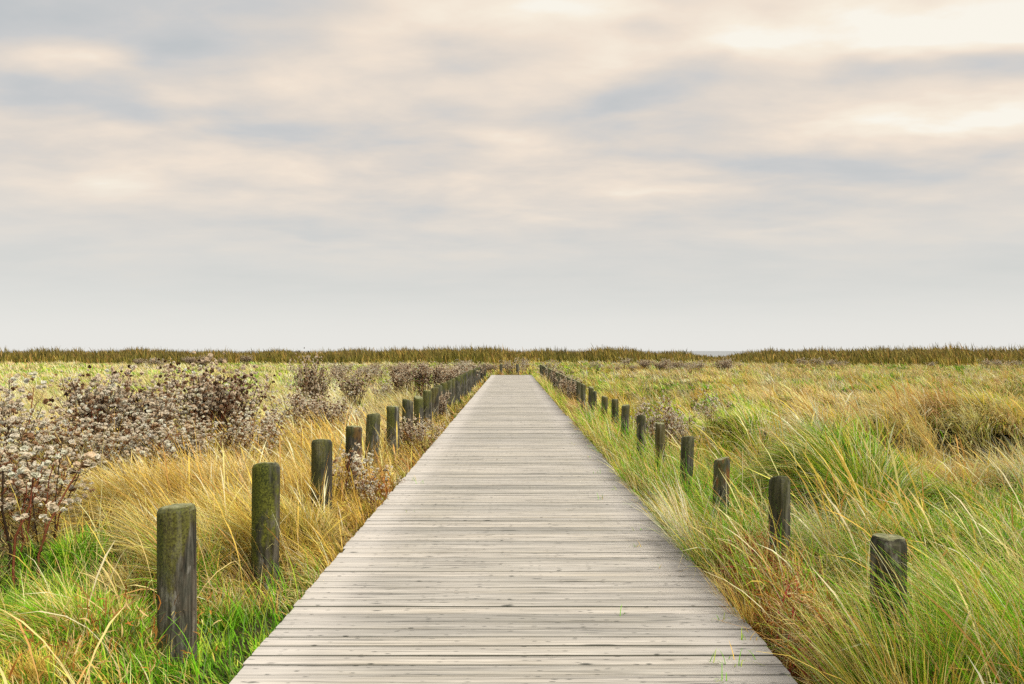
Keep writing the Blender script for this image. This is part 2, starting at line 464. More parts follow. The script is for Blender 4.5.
# colours of the blades (base colours)
C = {"green": (.16, .42, .020), "deep": (.05, .17, .012), "lime": (.48, .64, .06), "olive": (.31, .29, .045),
     "gold": (.93, .62, .13), "straw": (.92, .73, .30), "pale": (.92, .83, .52), "tan": (.80, .54, .24), "russet": (.50, .20, .045),
     "bright": (.24, .62, .018)}
names = list(C); CA = np.array([C[k] for k in names])
def tall(x, y):
    return sst(.36, .62, fbm(x - .35 * y, y * 1.1, 1.5, 77) * .7 + .3 * vnoise(x, y, 4.5, 78))
def turf_edge(x):
    return 5.0 + 1.0 * sst(-2.4, -3.3, x) + .5 * (vnoise(x, x * 0, .7, 97) - .5)
def weights(x, y):
    """chance of each blade colour at a place, (N, len(names))"""
    W = {k: np.zeros_like(x) for k in names}
    L = x < 0; a = np.abs(x)
    nz = fbm(x, y, 1.5, 11); n2 = fbm(x, y * .5, 4.0, 12)
    patch = sst(.44, .58, nz); field = sst(.40, .60, n2)
    # left, near: lush green turf with straw over it
    tf = turf_edge(x); near = sst(.4, -.4, y - tf) * L
    W["bright"] += near * .70; W["green"] += near * .75; W["deep"] += near * .25; W["lime"] += near * .20; W["gold"] += near * (.03 + .10 * patch); W["straw"] += near * .10
    # left, golden belt before and between the asters
    belt = sst(-.4, .6, y - tf) * sst(13.5, 11, y) * L
    W["gold"] += belt * .75; W["straw"] += belt * .5; W["pale"] += belt * .12; W["olive"] += belt * .10; W["green"] += belt * .10 * patch; W["tan"] += belt * .12
    # left, far field
    far = sst(11, 13.5, y) * L
    W["lime"] += far * (.55 * (1 - field) + .35); W["green"] += far * .35 * (1 - field) * patch; W["bright"] += far * .20 * (1 - field)
    W["straw"] += far * (.30 + .5 * field); W["pale"] += far * (.12 + .25 * field); W["tan"] += far * .06 + far * .1 * field
    # dark olive strip beside the planks
    st = sst(2.1, 1.5, a) * sst(5, 8, y) * L
    for k in W: W[k] *= (1 - .75 * st)
    W["olive"] += st * .5; W["deep"] += st * .2; W["tan"] += st * .3; W["gold"] += st * .3; W["russet"] += st * .1
    # right
    Rr = ~L
    nr = sst(9, 7, y) * Rr
    W["green"] += nr * .42; W["bright"] += nr * .38; W["lime"] += nr * .52; W["straw"] += nr * (.14 + .16 * patch); W["gold"] += nr * .08; W["pale"] += nr * .12; W["deep"] += nr * .14
    fr = sst(7, 9, y) * Rr
    s2 = sst(2.0, 5.5, x - .06 * y)
    W["straw"] += fr * (.16 + .32 * s2 * field + .10 * s2); W["tan"] += fr * (.07 + .34 * s2 * field); W["pale"] += fr * .06; W["gold"] += fr * (.12 + .14 * s2)
    W["lime"] += fr * (.80 - .26 * s2); W["green"] += fr * (.50 * (1 - field) + .12); W["bright"] += fr * .26 * (1 - field); W["deep"] += fr * .08
    W["olive"] += fr * .03; W["tan"] += fr * .26 * s2; W["pale"] += fr * .18 * s2; W["straw"] += fr * .30 * s2
    # green faces of the hummocks
    hm = Rr * np.clip(gau(x, y, 3.0, 6.8, .9, .7) + .8 * gau(x, y, 5.0, 6.6, 1.2, .6) + .7 * gau(x, y, 3.6, 4.2, 1.0, 1.0) + .6 * gau(x, y, 4.2, 12, 1.6, .8), 0, 1)
    for k in W: W[k] *= (1 - .7 * hm)
    W["green"] += hm * .5; W["bright"] += hm * .3; W["lime"] += hm * .3; W["deep"] += hm * .1
    # rust-brown tangle at the right edge of the planks
    st = sst(1.85, 1.55, x) * sst(5.6, 4.8, y) * Rr
    for k in W: W[k] *= (1 - .85 * st)
    W["russet"] += st * .32; W["tan"] += st * .40; W["straw"] += st * .45; W["gold"] += st * .4; W["olive"] += st * .1; W["green"] += st * .12
    st = sst(3.2, 2.0, x) * sst(4.4, 5.2, y) * sst(12, 8, y) * Rr
    for k in W: W[k] *= (1 - .7 * st)
    W["green"] += st * .7; W["bright"] += st * .5; W["lime"] += st * .45; W["deep"] += st * .25; W["straw"] += st * .2; W["gold"] += st * .12
    st = sst(2.2, 1.5, x) * sst(8.0, 11.0, y) * Rr
    for k in W: W[k] *= (1 - .7 * st)
    W["gold"] += st * .45; W["straw"] += st * .35; W["tan"] += st * .35; W["olive"] += st * .3; W["lime"] += st * .2
    hh = tall(x, y)
    for k in W: W[k] = W[k] * ((.35 + 1.25 * hh) if k in ("gold", "straw", "pale", "tan", "russet") else (1.5 - 1.0 * hh))
    A = np.stack([W[k] for k in names], -1)
    return A / A.sum(1, keepdims=True)

def pick(Wt, u):
    c = np.cumsum(Wt, 1); return np.minimum((u[:, None] > c).sum(1), len(names) - 1)

def sample_xy(n, z0, z1, power, rr, lim=None):
    zz = np.linspace(z0, z1, 4000)
    wd = (.70 * zz + 1.6)
    pdf = wd * np.maximum(zz, 5.0) ** (-power); cdf = np.cumsum(pdf); cdf /= cdf[-1]
    z = np.interp(rr.rand(n), cdf, zz)
    x = rr.uniform(-1, 1, n) * (.70 * z + 1.6)
    ok = ~((x > DL - .03) & (x < DR + .02) & (z < DEND + .1))
    return x[ok], z[ok]

def dry_set():
    return np.isin(np.arange(len(names)), [names.index(k) for k in ("gold", "straw", "pale", "tan", "russet")])
DRY = dry_set()

def grass_field(n, z0, z1, power, K, seed, wmul=1.0):
    rr = np.random.RandomState(seed)
    x, y = sample_xy(n, z0, z1, power, rr)
    keep = .12 + .88 * sst(.24, .40, fbm(x, y, .85, 95) + .25 * sst(9, 30, y) + .12 * (x < 0))
    for (hx, hy, hw) in HOLLOWS: keep = keep * (1 - .92 * sst(1.4, .5, np.hypot((x - hx) / hw, (y - hy) / (hw * .7))))
    ok = rr.rand(len(x)) < keep
    x, y = x[ok], y[ok]
    n = len(x)
    s = .46 + .014 * y                              # tussock spacing
    s = np.exp2(np.round(np.log2(s) * 2) / 2)       # a few sizes only
    ci, cj = np.floor(x / s), np.floor(y / s)
    cx = (ci + .2 + .6 * hsh(ci, cj, 1)) * s; cy = (cj + .2 + .6 * hsh(ci, cj, 2)) * s
    intus = rr.rand(n) < .72
    k = np.where(intus, rr.uniform(.15, .7, n), 1.0)
    x2 = cx + (x - cx) * k; y2 = cy + (y - cy) * k
    bad = (x2 > DL - .03) & (x2 < DR + .02) & (y2 < DEND + .1)
    x2 = np.where(bad, x, x2); y2 = np.where(bad, y, y2)
    rx, ry = (x2 - cx) / s, (y2 - cy) / s
    ch = hsh(ci, cj, 3); chh = hsh(ci, cj, 4)
    Wt = weights(x2, y2)
    # each tussock leans to one or two colours
    cc = pick(weights(cx, cy), hsh(ci, cj, 5))
    own = pick(Wt, rr.rand(n))
    idx = np.where(intus & (rr.rand(n) < .7), cc, own)
    dry = DRY[idx]
    # length
    L = np.where(dry, rr.uniform(.28, .62, n), rr.uniform(.16, .42, n))
    right = x2 > 0
    L *= np.where(right, np.where(dry, 1.02, 1.0), .95) * (.62 + .75 * ch)
    leftnear = (~right) & (y2 < turf_edge(x2) + .2)
    L *= np.where(leftnear, np.where(dry, .62, .46), 1.0)
    belt = (~right) & (y2 > 5.3) & (y2 < 12) & dry
    L *= np.where(belt, 1.25, 1.0)
    edge = np.minimum(np.abs(x2 - DL), np.abs(x2 - DR))
    inrow = (y2 < DEND + 1)
    L *= np.where(inrow, np.where(right, .85, .60) + np.where(right, .15, .40) * sst(0, .9, edge), 1.0)
    L *= 1 - .45 * sst(2.0, 1.7, x2) * (x2 > 0) * sst(5.4, 4.4, y2)
    L *= np.where(y2 > 14, .9, 1.0) * (.62 + .62 * tall(x2, y2))
    # lean: wind towards -x, radial spread out of the tussock
    wa = math.pi + .9 * (fbm(x2, y2, 3.0, 21) - .5) * 2 + .25
    ws = .55 + .5 * fbm(x2, y2, 2.2, 22)
    ws = ws * np.where(dry, 1.15, .8) * np.where(leftnear, .45, 1)
    rad = np.where(intus, 1.5, .5)
    jx, jy = rr.normal(0, .46, n), rr.normal(0, .46, n)
    vx = np.cos(wa) * ws + rx * rad + jx; vy = np.sin(wa) * ws + ry * rad + jy
    # grass by the planks bends off the walking surface on its left side
    nearL = (~right) & inrow & (edge < .35); vx = np.where(nearL, -np.abs(vx) * .9, vx)
    nearR = right & inrow & (edge < .3); vx = np.where(nearR, vx * .55 + .12, vx)
    az = np.arctan2(vy, vx); mag = np.hypot(vx, vy)
    th0 = np.clip(.12 + .30 * mag * rr.uniform(.3, 1, n), 0, 1.0)
    th1 = np.clip(th0 + .35 + .75 * mag * rr.uniform(.4, 1.3, n), 0, 2.25)
    z = ground(x2, y2) - .01
    P = blade_paths(np.stack([x2, y2, z], -1), L, th0, th1, az, K)
    t = np.linspace(0, 1, K)
    w0 = rr.uniform(.0023, .0050, n) * np.where(dry, .80, 1.3) * np.maximum(1, y2 / 5.0) ** .9 * wmul
    Wd = w0[:, None] * np.array([1 - .9 * tt ** 1.6 for tt in t])[None]
    sa = az + math.pi / 2 + rr.normal(0, .5, n)
    side = np.stack([np.cos(sa), np.sin(sa), rr.normal(0, .25, n)], -1)
    side /= np.linalg.norm(side, axis=1, keepdims=True)
    c = CA[idx] * (1 + rr.normal(0, .22, n))[:, None] * (.75 + .45 * chh)[:, None]
    c = c * (1 + rr.normal(0, .05, (n, 3)))
    c = np.clip(c, .01, .85)
    # ripe tips: green blades dry out towards the tip
    cv = np.repeat(c[:, None], K, 1)
    tipc = np.array(C["straw"]) * .8
    kk = (np.where(dry, 0, .45) * rr.rand(n))[:, None, None] * (t ** 2)[None, :, None]
    cv = cv * (1 - kk) + tipc * kk
    V, Q = ribbons(P, Wd, side)
    CV = np.repeat(cv.reshape(-1, 1, 3), 2, 1).reshape(-1, 3)
    return V, Q, CV, dry

def add_grass(name, label, n, z0, z1, power, K, seed, wmul=1.0):
    V, Q, CV, dry = grass_field(n, z0, z1, power, K, seed, wmul)
    for nm, lb, sel in (("dry_grass", "golden and straw coloured dry grass " + label, dry), ("green_grass", "fresh green grass " + label, ~dry)):
        vs = np.repeat(sel, K * 2)
        qs = Q.reshape(len(sel), K - 1, 4)[sel]
        rank = (np.cumsum(sel) - 1)[sel] * K * 2
        base0 = (np.arange(len(sel)) * K * 2)[sel]
        qs = qs - base0[:, None, None] + rank[:, None, None]
        o = mesh_np(nm, V[vs], qs.reshape(-1, 4), M_GRASS, colr=CV[vs])
        tag(o, lb, "grass", kind="stuff")

add_grass("a", "around the nearest posts", 250000, 2.0, 9.0, 1.1, 5, 31)
add_grass("b", "in the middle of the meadow", 220000, 9.0, 26.0, 1.7, 4, 32)
add_grass("c", "covering the far marsh before the reeds", 150000, 26.0, 120.0, 1.9, 3, 33)

# ------------------------------------------------------------------ tall arching stalks with seed heads
def stalks(n, seed, area, Lr, lean, colr, name, label, wmul=1.0, head=True):
    rr = np.random.RandomState(seed)
    x, y = area(rr, n); n = len(x)
    z = ground(x, y)
    L = rr.uniform(*Lr, n)
    az = math.pi + rr.normal(lean[0], lean[1], n)
    th0 = np.abs(rr.normal(.22, .16, n)); th1 = th0 + rr.uniform(lean[2], lean[3], n)
    K = 7
    P = blade_paths(np.stack([x, y, z], -1), L, th0, th1, az, K, 1.6)
    w0 = rr.uniform(.0016, .0028, n) * np.maximum(1, y / 6) ** .8 * wmul
    prof = np.array([1, 1, .95, .85, 1.8 if head else .6, 2.3 if head else .4, .25])
    Wd = w0[:, None] * prof[None]
    sa = az + math.pi / 2 + rr.normal(0, .6, n)
    side = np.stack([np.cos(sa), np.sin(sa), rr.normal(0, .2, n)], -1); side /= np.linalg.norm(side, axis=1, keepdims=True)
    V, Q = ribbons(P, Wd, side)
    c = np.array(colr)[rr.randint(0, len(colr), n)] * (1 + rr.normal(0, .12, (n, 1)))
    CV = np.repeat(np.clip(c, .01, .85), K * 2, 0)
    tag(mesh_np(name, V, Q, M_GRASS, colr=CV), label, "grass", kind="stuff")
def area_box(x0, x1, y0, y1, thr=.0, s=1.0, o=40):
    def f(rr, n):
        x = rr.uniform(x0, x1, n); y = rr.uniform(y0, y1, n)
        ok = (fbm(x, y, s, o) > thr) & ~((x > DL - .05) & (x < DR + .03))
        return x[ok], y[ok]
    return f
def area_left(rr, n):
    x, y = area_box(-7, -1.45, 5.0, 12.5, .35)(rr, n); ok = y > turf_edge(x) + .3
    return x[ok], y[ok]
STR = [C["straw"], C["gold"], C["pale"], (.62, .36, .12)]
stalks(2400, 51, area_box(1.5, 5.2, 2.4, 8.5, .42), (.5, 1.0), (0.25, .9, .5, 1.4), STR, "seed_stalks", "tall golden seed stalks arching over the posts right of the boardwalk")
stalks(26, 56, lambda rr, n: (rr.normal(2.55, .22, n), rr.normal(5.3, .25, n)), (.95, 1.3), (.0, .3, .3, .8), STR[:2], "seed_stalks", "cluster of long golden seed stalks rising behind the buried post", 1.5)
stalks(2600, 52, area_box(3, 11, 8, 15, .40), (.5, .85), (.2, .4, .6, 1.4), STR + [C["tan"]], "seed_stalks", "windswept straw stalks over the hummocks to the right")
stalks(2600, 53, area_left, (.5, .9), (0, .9, .3, 1.1), STR, "seed_stalks", "tall golden stalks between the left posts and the seeding asters")
stalks(280, 54, area_box(-4.2, -1.5, 2.4, 5.4, .42), (.45, .85), (0, 1.4, .5, 1.5), STR, "seed_stalks", "loose straw stalks bending over the green turf by the nearest post")
stalks(1700, 55, area_box(1.33, 1.66, 2.6, 46, .36, 1.3), (.25, .6), (0, .8, .6, 1.5), STR[:2] + [C["lime"], C["green"], C["bright"]], "overhanging_grass", "grass hanging onto the right ends of the planks", head=False)
stalks(950, 59, lambda rr, n: (rr.normal(2.08, .20, n), rr.uniform(2.8, 3.3, n)), (.65, 1.1), (.05, .5, .5, 1.2), STR + [C["green"], C["lime"], C["bright"]] * 2, "long_grass", "tall mixed grass hiding the buried post right of the boardwalk", 1.2, False)
stalks(3600, 64, area_box(1.42, 1.98, 3.9, 15, .30, .8, 46), (.40, .78), (.1, 1.2, .3, 1.3), STR + [C["green"], C["lime"], C["bright"], C["green"]], "long_grass", "tall mixed grass growing round the right row of posts", 1.4, False)
# green arching blades over the hummocks
GRN = [C["green"], C["bright"], C["lime"], (.20, .30, .10)]
stalks(9000, 57, area_box(1.7, 5.6, 2.4, 8.0, .40, 1.2, 43), (.35, .75), (.3, 1.4, .8, 1.9), GRN, "long_grass", "long arching green blades on the hummocks at the right", 1.7, False)
stalks(2200, 58, area_box(-4.5, -1.35, 2.4, 5.6, .35, 1.2, 44), (.2, .42), (0, 1.6, .6, 1.5), GRN, "long_grass", "lush green blades round the foot of the nearest post", 1.3, False)

# ------------------------------------------------------------------ big tussocks, each one a plant of its own
GS = ["green", "green", "lime", "lime", "straw", "pale", "olive", "deep", "gold"]; SS = ["straw", "gold", "pale", "straw", "lime"]; TS = ["tan", "straw", "tan", "gold", "olive"]; BS = ["tan", "russet", "olive", "deep", "tan"]
def tussock(px, z, rad, L0, pal, n, label, up=0.0, side_="right"):
    rr = np.random.RandomState(int(px * 7 + z * 31))
    cx, cy = px2x(px, z), z
    a = rr.uniform(0, 6.283, n); q = rad * np.sqrt(rr.rand(n))
    x, y = q * np.cos(a), q * np.sin(a)
    keep = ~((x + cx > DL - .03) & (x + cx < DR + .02)); x, y, a, q = x[keep], y[keep], a[keep], q[keep]; n = len(x)
    gz = float(ground(cx, cy)); zz = ground(x + cx, y + cy) - gz - .01 + .16 * (1 - (q / rad) ** 2) * (1 - up)
    vx = x / rad * 1.0 - .55 + rr.normal(0, .22, n); vy = y / rad * 1.0 - .12 + rr.normal(0, .22, n)
    az = np.arctan2(vy, vx); mag = np.hypot(vx, vy) * (1 - .6 * up)
    L = L0 * rr.uniform(.55, 1.0, n) * (1.05 - .25 * q / rad)
    th0 = np.clip(.08 + .35 * mag, 0, .9); th1 = th0 + (.45 + .95 * mag * rr.uniform(.7, 1.3, n)) * (1 - .5 * up)
    K = 6
    P = blade_paths(np.stack([x, y, zz], -1), L, th0, np.minimum(th1, 2.6), az, K, 1.2)
    t = np.linspace(0, 1, K)
    Wd = (rr.uniform(.0022, .0045, n) * max(1, z / 5) ** .85)[:, None] * np.array([1 - .9 * tt ** 1.8 for tt in t])[None]
    sa = az + math.pi / 2 + rr.normal(0, .45, n)
    side = np.stack([np.cos(sa), np.sin(sa), rr.normal(0, .2, n)], -1); side /= np.linalg.norm(side, axis=1, keepdims=True)
    V, Q = ribbons(P, Wd, side)
    c = np.array([C[k] for k in pal])[np.minimum((rr.rand(n) * len(pal)).astype(int), len(pal) - 1)] * (1 + rr.normal(0, .2, (n, 1)))
    o = mesh_np("grass_tussock", V, Q, M_GRASS, colr=np.repeat(np.clip(c, .01, .88), K * 2, 0))
    o.location = (cx, cy, gz)
    tag(o, label, "grass tussock", "grass tussocks %s of the boardwalk" % side_)
tussock(846, 6.6, .60, .78, GS, 5200, "big rounded green tussock behind the second right post, straw stalks over it")
tussock(915, 5.5, .50, .74, GS, 4600, "green tussock between the second and the buried right post, further out")
tussock(985, 5.4, .55, .80, ["lime", "pale", "straw", "bright", "green"], 4600, "pale yellow-green tussock near the right picture edge")
tussock(805, 9.3, .26, .80, BS, 2600, "upright dark brown tussock standing left of the big green one", .8)
tussock(975, 7.0, .60, .72, GS, 5200, "windswept tussock right of the big green one, dark hollow behind it")
tussock(890, 9.6, .70, .85, SS, 5200, "straw tussock behind the big green one, leaning left")
tussock(985, 11.6, .70, .62, SS, 4800, "straw tussock at the right picture edge beyond the dark hollow")
tussock(742, 10.4, .50, .48, SS + ["green", "lime"], 1500, "low yellow-green tussock beside the lone thin aster on the right")
tussock(700, 14.5, .60, .70, ["lime", "green", "straw"], 3000, "yellow-green tussock behind the white-headed asters on the right")
tussock(815, 14.5, .70, .80, SS, 3400, "straw tussock in mid-meadow above the dark brown one")
tussock(930, 15.5, .80, .66, TS, 3400, "tan tussock in mid-meadow towards the right picture edge")
tussock(985, 24, 1.2, .9, ["deep", "olive", "tan"], 2800, "dark tussock far out at the right picture edge below the reeds")
tussock(868, 3.95, .26, .46, ["green", "deep", "lime", "olive", "straw"], 2600, "dark green tussock at the foot of the buried right post, towards the planks")
tussock(908, 3.05, .17, .95, ["straw", "gold", "lime", "green", "straw"], 700, "tall straw and green tuft standing right before the buried post", .8)
tussock(889, 3.08, .09, .92, ["straw", "green", "lime", "deep", "gold"], 240, "sparse upright tuft growing close against the buried post", .95)
tussock(985, 3.7, .45, .66, GS, 4000, "lush green tussock in the bottom right corner")
tussock(128, 6.9, .60, .80, ["gold", "straw", "gold", "pale"], 6000, "golden tussock hanging over a dark hollow left of the nearest post", 0, "left")
tussock(222, 7.2, .50, .78, ["gold", "straw", "pale", "tan"], 5000, "golden tussock behind and between the first and second left posts", 0, "left")
tussock(292, 6.0, .26, .50, ["gold", "straw", "olive"], 2600, "small straw tussock between the second and third left posts", 0, "left")
tussock(62, 4.3, .42, .38, ["bright", "green", "lime", "straw", "gold", "olive"], 2600, "soft bright green tussock in the bottom left corner", 0, "left")

# ------------------------------------------------------------------ rust-brown tangle: curled dry leaves by the planks
def tangle(n, seed, x0, x1, y0, y1, cols, name, label):
    rr = np.random.RandomState(seed)
    x = rr.uniform(x0, x1, n); y = rr.uniform(y0, y1, n); h = rr.uniform(0, .46, n) * (.6 + .4 * vnoise(x, y, .35, 61)) * sst(0, .25, x - DR + .05 if x0 > 0 else DL - x + .05)
    p = np.stack([x, y, ground(x, y) + h], -1); L = rr.uniform(.035, .11, n)
    az = rr.uniform(0, 6.28, n); th0 = rr.uniform(.2, 1.6, n); th1 = th0 + rr.uniform(-2.2, 2.2, n); K = 4
    P = blade_paths(p, L, th0, th1, az, K)
    Wd = rr.uniform(.002, .0055, n)[:, None] * np.array([.5, 1, .8, .1])[None]
    side = rr.normal(0, 1, (n, 3)); side /= np.linalg.norm(side, axis=1, keepdims=True)
    V, Q = ribbons(P, Wd, side)
    c = np.array(cols)[rr.randint(0, len(cols), n)] * (1 + rr.normal(0, .2, (n, 1)))
    tag(mesh_np(name, V, Q, M_GRASS, colr=np.repeat(np.clip(c, .01, .8), K * 2, 0)), label, "undergrowth", kind="stuff")
tangle(11000, 61, 1.33, 1.72, 2.5, 5.3, [C["russet"], C["tan"], (.66, .42, .16), (.70, .50, .24), (.20, .07, .02), (.50, .26, .06), (.45, .05, .07)], "undergrowth", "rust-brown tangle of curled dead leaves along the right plank ends")
tangle(7000, 62, -1.9, -1.3, 6.0, 16, [C["tan"], C["olive"], (.30, .20, .07), C["gold"], (.12, .06, .03)], "undergrowth", "brown dead leaves tangled along the left plank ends")
tangle(500, 63, -2.25, -1.6, 3.2, 4.2, [C["russet"], C["tan"], (.40, .20, .05)], "undergrowth", "orange-brown dead leaves at the foot of the nearest left post")

# tiny sprouts in the gaps of the deck
rr = np.random.RandomState(71)
PP = []; LL = []; AZ = []; T0 = []; T1 = []
spots = [(.98, 3.62), (1.13, 3.66), (1.07, 3.58), (.62, 4.28), (1.02, 5.2), (.95, 5.75), (1.05, 6.3), (1.12, 7.2), (.92, 7.6), (1.1, 8.1), (.96, 3.42), (1.02, 9.2), (1.15, 4.2), (1.2, 3.9), (-1.1, 8.7), (-1.05, 8.5), (-.95, 7.0), (1.1, 10.5), (1.0, 12), (1.12, 13.5)]
for (sx, sy) in spots:
    for k in range(rr.randint(2, 7)):
        PP.append((sx + rr.normal(0, .03), sy + rr.normal(0, .01), 0.0)); LL.append(rr.uniform(.03, .10)); AZ.append(rr.uniform(0, 6.28)); T0.append(rr.uniform(.1, .8)); T1.append(rr.uniform(.8, 2))
P = blade_paths(np.array(PP), np.array(LL), np.array(T0), np.array(T1), np.array(AZ), 4)
sd = np.stack([np.cos(np.array(AZ) + 1.57), np.sin(np.array(AZ) + 1.57), np.zeros(len(AZ))], -1)
V, Q = ribbons(P, np.full((len(LL), 1), .0022) * np.array([1, .9, .7, .1])[None], sd)
cc = np.array([C["green"], C["lime"], C["gold"], C["bright"]])[rr.randint(0, 4, len(LL))]
tag(mesh_np("sprouts", V, Q, M_GRASS, colr=np.repeat(cc, 8, 0)), "tiny green sprouts growing in the gaps between the planks", "weeds", kind="stuff")

# ------------------------------------------------------------------ reeds
def reeds():
    rr = np.random.RandomState(81)
    n = 110000
    y = rr.uniform(60, 122, n); x = rr.uniform(-1, 1, n) * (.70 * y + 8)
    a = x / y
    front = 94 - 20 * sst(.22, .45, a) + 9 * (fbm(x, y * 0, 7, 71) - .5) * 2 + 6 * sst(.1, .0, np.abs(a - .27))
    ok = (y > front) & (y < front + 26)
    x, y, a, front = x[ok], y[ok], a[ok], front[ok]; n = len(x)
    hgt = 1.98 + .50 * (fbm(x, y, 3.5, 72) - .5) * 2
    hgt = hgt + .8 * (fbm(x, y * .4, 6.0, 79) - .5) * sst(.15, .35, a)
    hgt = hgt + .22 * np.exp(-((a + .03) / .10) ** 2) + .15 * sst(.33, .45, a)
    hgt = hgt - 1.15 * np.exp(-((a - .275) / .040) ** 2) - .22 * sst(.12, .2, a) * sst(.36, .30, a)
    hgt = hgt - .10 * sst(-.3, -.5, a) + .25 * np.exp(-((a + .63) / .03) ** 2)
    hgt = hgt + 1.1 * (vnoise(x, y, 1.1, 74) - .5) * (rr.rand(n) < .7) + 1.1 * (vnoise(x, y * .3, 4.0, 75) - .5)
    hgt = np.clip(hgt, .7, 3.0) * rr.uniform(.70, .95, n) * (.55 + .45 * sst(0, 3.0, y - front))
    hgt *= 1 + rr.uniform(.05, .16, n) * (rr.rand(n) < .03)
    az = math.pi + rr.normal(0, 1.2, n)
    z = ground(x, y)
    K = 5
    P = blade_paths(np.stack([x, y, z], -1), hgt, np.abs(rr.normal(.10, .08, n)), np.abs(rr.normal(.6, .35, n)), az, K, 1.3)
    prof = np.array([.7, .9, 1.0, 1.0, .15])
    Wd = rr.uniform(.022, .055, n)[:, None] * prof[None]
    sa = rr.uniform(-.7, .7, n); side = np.stack([np.cos(sa), np.sin(sa), 0 * sa], -1)
    V, Q = ribbons(P, Wd, side)
    tone = fbm(x, y * .5, 2.6, 73)
    pal = np.array([(.15, .15, .03), (.28, .26, .05), (.42, .33, .065), (.56, .36, .09), (.36, .21, .06), (.62, .43, .15)])
    i = np.clip((tone * 3.2 + rr.normal(0, 1.3, n)), 0, 5).astype(int)
    c = pal[i] * (1.1 + rr.normal(0, .22, (n, 1)))
    cv = np.repeat(c[:, None], K, 1); plume = np.array((.20, .13, .07))
    cv[:, 4] = cv[:, 4] * .4 + plume * .6; cv[:, 3] = cv[:, 3] * .75 + plume * .25
    CV = np.repeat(np.clip(cv, .01, .7).reshape(-1, 1, 3), 2, 1).reshape(-1, 3)
    tag(mesh_np("reeds", V, Q, M_REED, colr=CV), "belt of tall olive-brown reeds along the horizon", "reeds", kind="stuff")
reeds()

# ------------------------------------------------------------------ seeding asters
def tube(pts, r0, r1, V, Q, n=4):
    pts = [Vector(p) for p in pts]; b0 = len(V)
    for i, p in enumerate(pts):
        d = (pts[min(i + 1, len(pts) - 1)] - pts[max(i - 1, 0)]).normalized()
        u = d.orthogonal().normalized(); v = d.cross(u)
        rd = r0 + (r1 - r0) * i / (len(pts) - 1)
        for j in range(n):
            a = 2 * math.pi * j / n
            q = p + (u * math.cos(a) + v * math.sin(a)) * rd; V.append((q.x, q.y, q.z))
    for i in range(len(pts) - 1):
        for j in range(n):
            a = b0 + i * n + j; b = b0 + i * n + (j + 1) % n
            Q.append((a, b, b + n, a + n))

